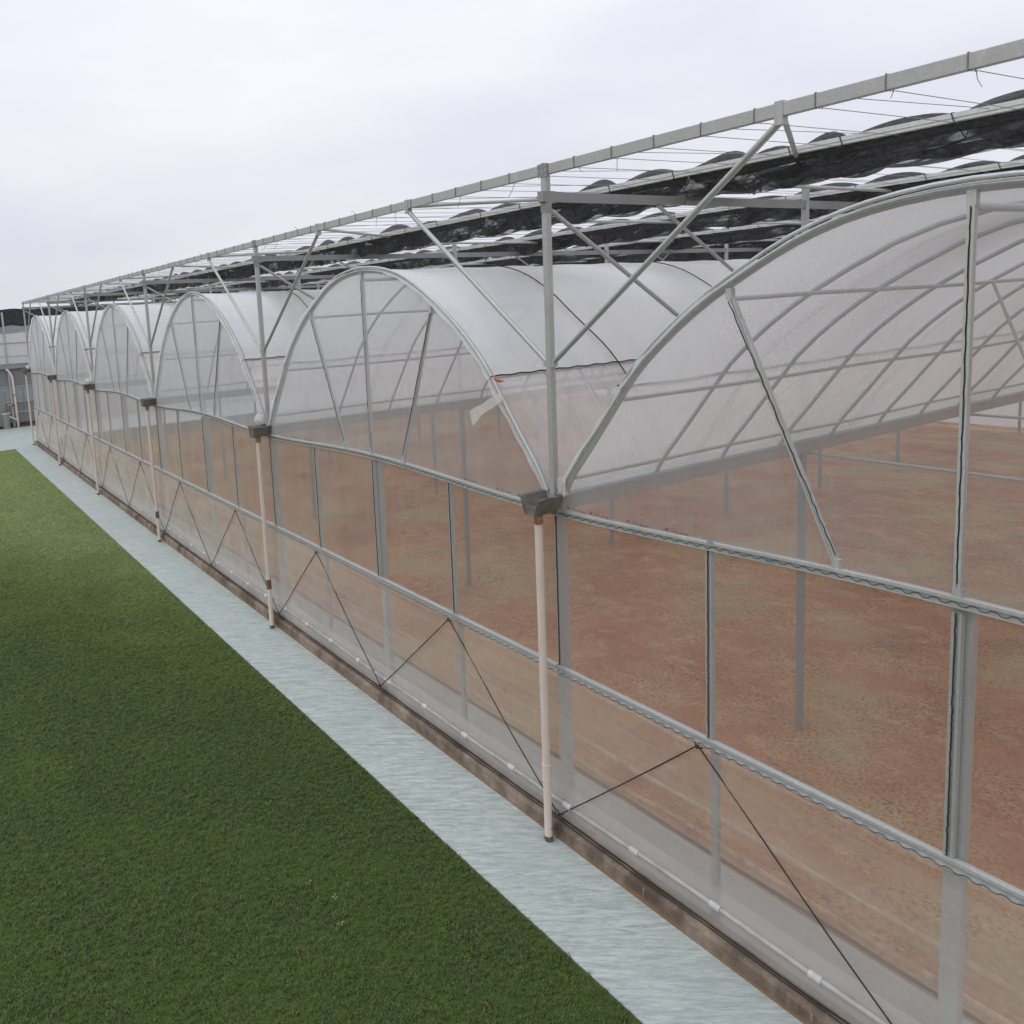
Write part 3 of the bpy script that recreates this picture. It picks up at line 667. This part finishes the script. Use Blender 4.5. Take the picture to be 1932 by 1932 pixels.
for i in range(13):
    x = 8.0-.3-3.75*i-.0
    MB().tube([(x, 2.03, ZT-.085), (x, 16.5, ZT-.085)], .024, 10, cap=False).tube([(x, 2.03, ZT-.085), (x, 2.05, ZT-.085)], .025, 10, cap=False).box((x-.004, 2.04, ZT-.06), (x+.004, 2.06, ZT-.01)).build('drive_pipe', M['steel'], sf)
    for y in (3.35, 8.05, 12.75):
        m = MB(); m.box((x-.06, y-.012, ZT-.20), (x-.035, y+.012, ZT-.03)); m.box((x+.03, y-.012, ZT-.18), (x+.05, y+.012, ZT-.03)); m.box((x-.06, y-.015, ZT-.14), (x+.05, y+.015, ZT-.115)); m.build('hanger', M['black'], sf)
# support wires with their wraps round the front beam
rnd = random.Random(11)
for i in range(104):
    x = -40.05+.5*i; m = MB(); dx = rnd.uniform(-.02, .02)
    z1 = ZT-.058; m.tube([(x+.03, .035, z1), (x+.03+dx, 2.0, z1+.02), (x+.03+dx, 16.6, z1+.0), (x+.03, DEPTH, z1)], .0032, 4)
    hw, hh = .034, .0565
    m.tube([(x, -hw, ZT+hh), (x+rnd.uniform(-.006, .006), -hw-.001, ZT-hh), (x+.02, hw, ZT-hh-.004), (x+.01, hw, ZT+hh), (x, -hw, ZT+hh)], .0042, 4)
    c = rnd.random()
    if c < .55:
        a = rnd.uniform(-.15, .1); l = rnd.uniform(.05, .17); m.tube([(x+.03, .02, z1), (x+.03+a*.3, .0, z1-l*.5), (x+.03+a, -.02, z1-l)], .003, 4)
    if c > .86: m.tube([(x, -.035, ZT+.05), (x-.03, -.05, ZT+.10), (x-.09, -.04, ZT+.09)], .003, 4)
    m.build('support_wire', M['wire'], sf)
for i in range(50):
    x = -39.8+1.0*i+.03; MB().tube([(x, .03, ZT-.05), (x, 2.05, ZT+.03), (x, DEPTH, ZT+.04)], .003, 4).build('support_wire', M['wire'], sf)

# ------------------------------------------------------------------ gathered shade nets
def netmat(name, lo, hi, dens):
    m, t, out = newmat(name)
    tcn = nn(t, 'ShaderNodeNewGeometry').outputs['Position']
    f = noise(t, 1.25, 3, .5, stretch=(.55, 6.5, 1), rot=(0, 0, R(18)), dist=.5); w = noise(t, 90, 2, .6)
    base = ramp(t, noise(t, 26, 3, .6), [(.3, (.012, .013, .014)), (.7, (.07, .072, .076))])
    p = nn(t, 'ShaderNodeBsdfPrincipled'); t.links.new(base, p.inputs['Base Color']); p.inputs['Roughness'].default_value = .75
    t.links.new(bumpn(t, noise(t, 11, 4, .6, stretch=(.4, 2, 1)), .8, .05), p.inputs['Normal'])
    al = mth(t, 'ADD', ramp(t, f, [(lo, dens), (hi, .92)]), mth(t, 'MULTIPLY', mth(t, 'SUBTRACT', w, .5), .25), clamp=True)
    tp = nn(t, 'ShaderNodeBsdfTransparent'); s = nn(t, 'ShaderNodeMixShader'); t.links.new(al, s.inputs[0]); t.links.new(tp.outputs[0], s.inputs[1]); t.links.new(p.outputs[0], s.inputs[2])
    t.links.new(s.outputs[0], out.inputs[0]); return m
M['net_sheet'] = netmat('shade_net_open', .45, .51, .42)
M['net_roll'] = simple('shade_net_folded', (.008, .009, .010), (.075, .077, .08), 30, .75, 0, .6, stretch=(.5, 3, 3), bd=.02)
nl = ['nearest black shade net, gathered on the first rail behind the front beam', 'black shade net gathered on the second rail from the front', 'black shade net gathered on the third rail from the front',
      'black shade net gathered on the fourth rail from the front', 'black shade net gathered on the fifth rail from the front', 'black shade net gathered on the sixth rail from the front', 'black shade net gathered on the rearmost rail']
for j, y0 in enumerate(RY):
    rn = random.Random(20+j); e_ = empty('shade_net', (0, y0, ZT), nl[j], 'shade net', 'shade nets gathered along the rails')
    ends = [-39.2]; 
    base = [2.95, 1.98, 1.45, .93, .0, -1.0] if j == 0 else []
    x = -39.2
    stop = -1.4 if j == 0 else 11
    while x < stop: x += rn.uniform(.85, 1.35); ends.append(x)
    if j == 0:
        ends[-1] = -1.0; ends += [0., .93, 1.45, 1.98, 2.95, 4.1, 5.1, 6.2, 7.2, 8.3, 9.4, 11]
    amps = [rn.uniform(.08, .14) for _ in ends]; skew = [rn.uniform(.42, .68) for _ in ends]
    def hump(x):
        for i in range(len(ends)-1):
            if ends[i] <= x <= ends[i+1]:
                u = (x-ends[i])/(ends[i+1]-ends[i]); u = u**(math.log(.5)/math.log(skew[i])); return amps[i]*max(0., math.sin(math.pi*u))**.75
        return .02
    # folded bundle: closed section following the humps on top and drooping below the rail
    K = 12; mb = MB(); X = [-39.2+.08*i for i in range(int(51/.08))]
    for x in X:
        h = hump(x); lo = .055+.03*mnoise.noise(Vector((x*.8, j*5, 0)))
        for q in range(K):
            a = 2*math.pi*q/K; cy, cz = math.cos(a), math.sin(a)
            rr_ = 1+.25*mnoise.noise(Vector((x*1.2, cy*1.8+j*3, cz*1.8)))
            mb.v.append((x, .14+.10*cy*rr_, (cz*(h+.03) if cz > 0 else cz*(lo+.05))*rr_+.012))
    for i in range(len(X)-1):
        for q in range(K): a = i*K; mb.f.append((a+q, a+(q+1) % K, a+K+(q+1) % K, a+K+q)); mb.sm.append(True)
    mb.build('folded_bundle', M['net_roll'], e_)
    def sheet(u, v):
        x = -39.2+u*51; y = .16+v*(1.15+.18*mnoise.noise(Vector((x*.35, j*9, 1)))+.10*math.sin(x*1.1+j))
        fold = mnoise.fractal(Vector((x*.45+v*1.2, v*9+j*4, 0)), 1, 2, 3)
        z = -.06-.19*math.sin(math.pi*min(1, v*1.15))*(.75+.3*hump(x)/.1)+.03*fold+.02*math.sin(x*2.1+v*4+j)*v
        return (x, y, z)
    nu = 500 if j < 3 else 260
    MB().grid(sheet, nu, 20 if j < 3 else 12).build('hanging_net', M['net_sheet'], e_)
    def fold2(u, v):
        x = -39.2+u*51; y = .10+v*(.34+.14*mnoise.noise(Vector((x*.6, j*3, 7))))
        return (x, y, -.04-.27*math.sin(math.pi*min(1, v*1.1))*(.65+.5*hump(x+.5)/.1*.6)+.04*mnoise.fractal(Vector((x*.7+v, v*7, j+5)), 1, 2, 3))
    MB().grid(fold2, nu, 10).build('hanging_net', M['net_sheet'], e_)
    cm_ = MB(); o0 = 0
    for q_ in [e2 for e2 in ends if e2 > -39]:
        cm_.tube([(q_, -.045, .055), (q_+.03, -.05, -.03), (q_+.06, .10, -.16), (q_+.02, .26, -.02), (q_, .14, .07), (q_, -.03, .058)], .005, 4)
        if rn.random() < .4: cm_.tube([(q_+.06, .10, -.16), (q_+.09, .11, -.25), (q_+rn.uniform(-.05, .15), .10, -.34)], .004, 4)
    cm_.build('tie_cord', M['rope'], e_)

# ------------------------------------------------------------------ neighbouring greenhouse at the far left (plane x = -50)
M['nb_film'] = film('neighbour_film', .96, tint=(.60, .63, .66), wr=.4, dirt=.10)
M['nb_net'] = simple('neighbour_net', (.018, .019, .021), (.05, .052, .056), 7, .85, 0, .4)
M['nb_mesh'] = simple('neighbour_mesh', (.16, .165, .17), (.26, .265, .27), 12, .9, 0, .3)
nb = empty('neighbour_greenhouse', (-50, 0, 0), 'grey film greenhouse with black net top, part hidden at the far left edge', 'greenhouse')
def nbp(name, mb_, mat): return mb_.build(name, M[mat], nb)
for y in (-16, -8, 0, 8, 16, 24): nbp('post', MB().box((-.02, y-.06, -.1), (.10, y+.06, 7.35)), 'steel')
def nnet(u, v): 
    y = -24+u*57; zt = 7.52+.09*mnoise.noise(Vector((y*.8, 0, 0))); zb = 6.45+.14*mnoise.noise(Vector((y*1.1, 5, 0)))
    return (.02+.05*mnoise.noise(Vector((y*1.5, v*3, 2))), y, zb+(zt-zb)*v)
nbp('side_net', MB().grid(nnet, 200, 6), 'nb_net')
def nnet2(u, v): y = -24+u*57; return (-.02+.03*mnoise.noise(Vector((y*2, v*3, 2))), y, 6.02+.2*mnoise.noise(Vector((y*1.3, 9, 0)))+.6*v)
nbp('torn_net', MB().grid(nnet2, 200, 3), 'nb_mesh')
for zz0, zz1, mt in ((5.38, 6.62, 'nb_film'), (4.55, 5.36, 'nb_film'), (4.05, 4.52, 'nb_film'), (2.62, 3.74, 'nb_mesh'), (1.62, 2.58, 'nb_film'), (.95, 1.58, 'nb_mesh'), (.25, .93, 'nb_mesh')):
    nbp('film_panel', MB().grid(lambda u, v: (.0, -24+u*57, zz0+v*(zz1-zz0)), 60, 2), mt)
for z in (5.37, 4.53, 2.60, 1.60, .94): nbp('rail', MB().bar((.045, -24, z), (.045, 33, z), .03, .055), 'steel_dark' if z > 4.6 else 'steel')
nbp('gutter', MB().box((.0, -24, 3.76), (.22, 33, 4.02)), 'steel_dark')
nbp('rear_screen', MB().grid(lambda u, v: (-.3, -24+57*u, -.1+4.2*v), 30, 4), 'nb_mesh')
for y in (.75, 1.75, 2.2, 2.9): nbp('mullion', MB().box((.01, y-.03, .3), (.05, y+.03, 3.74)), 'steel_dark')
nbp('door_panel', MB().box((.05, -1.6, .1), (.09, -.42, 2.35)), 'steel_dark')
e_ = empty('downpipe', (-49.8, .16, 0), 'cream downpipe on the neighbouring greenhouse at the left edge', 'downpipe')
MB().tube([(0, -.32, 3.74), (0, -.20, 3.66), (0, -.06, 3.40), (0, 0, 3.2), (0, .04, .45), (0, .05, -.02)], .075, 12).build('pipe', M['pvc'], e_)
MB().tube([(0, .03, .42), (0, -.3, .62), (0, -.42, .72)], .07, 10).build('elbow', M['pvc'], e_)
MB().tube([(0, .0, 1.98), (0, .0, 2.12)], .085, 12).build('clip', M['steel_dark'], e_)
e_ = empty('water_tap', (-49.65, -.05, 1.42), 'red tap handle on a white pipe beside the far left downpipe', 'tap')
MB().tube([(0, -.25, .06), (0, .02, .02)], .03, 8).build('spout', M['white_plastic'], e_)
MB().tube([(.02, -.02, 0), (.02, .10, 0)], .075, 8).box((.0, .0, -.02), (.04, .18, .02)).build('handle', M['red'], e_)
e_ = empty('water_drum', (-49.3, -.52, -.02), 'small grey drum with pale lid near the far left corner', 'drum')
MB().tube([(0, 0, 0), (0, 0, .95)], .22, 16, rr=[.20, .22]).build('body', M['steel_dark'], e_); MB().tube([(0, 0, .95), (0, 0, 1.02)], .24, 16).build('lid', M['white_plastic'], e_)

# ------------------------------------------------------------------ small things on the lawn
ll = ['curled reddish dry leaf low on the lawn, largest of the leaves', 'small curled brown leaf on the middle of the lawn', 'tiny dark leaf scrap left of the curled brown leaf', 'small red-brown leaf scrap just above the largest leaf', 'faint brown leaf on the lawn near the path, bottom of the picture']
for (x, y, s, a), lb in zip(((-.15, -3.41, .11, .3), (-2.37, -3.36, .12, .5), (-2.76, -3.46, .07, 1.2), (-.4, -3.50, .07, 1.), (1.38, -2.27, .08, .8)), ll):
    def lf(u, v):
        w = math.sin(math.pi*min(1, u*1.02))**.7*.14*s; t = u-.5
        return (t*s+.0, (v-.5)*2*w+.9*s*t*t, .035+.22*s*(1-4*t*t)*.5+.5*abs(v-.5)*w)
    o = MB().grid(lf, 12, 4).build('fallen_leaf', M['leaf']); o.location = (x, y, .008); o.rotation_euler = (0, 0, a-.9); tag(o, lb, 'leaf')
wl = ['yellowish weed sprig in the upper middle of the lawn', 'yellowish weed sprig on the lawn nearest the largest leaf', 'pale green weed sprig above the lower weeds', 'small yellow-green weed sprig, leftmost of the lower weeds']
for i, ((x, y), lb) in enumerate(zip(((-2.53, -2.69), (-.21, -2.89), (-.57, -2.76), (-.94, -2.9)), wl)):
    rn = random.Random(i); m = MB()
    for q in range(6):
        a = rn.uniform(0, 6.28); l = rn.uniform(.02, .05); h = rn.uniform(.03, .07)
        m.tube([(0, 0, 0), (math.cos(a)*l*.5, math.sin(a)*l*.5, h*.8), (math.cos(a)*l, math.sin(a)*l, h)], .003, 4, rr=[.002, .005, .002])
    o = m.build('weed', M['weed']); o.location = (x, y, .008); tag(o, lb, 'weed')
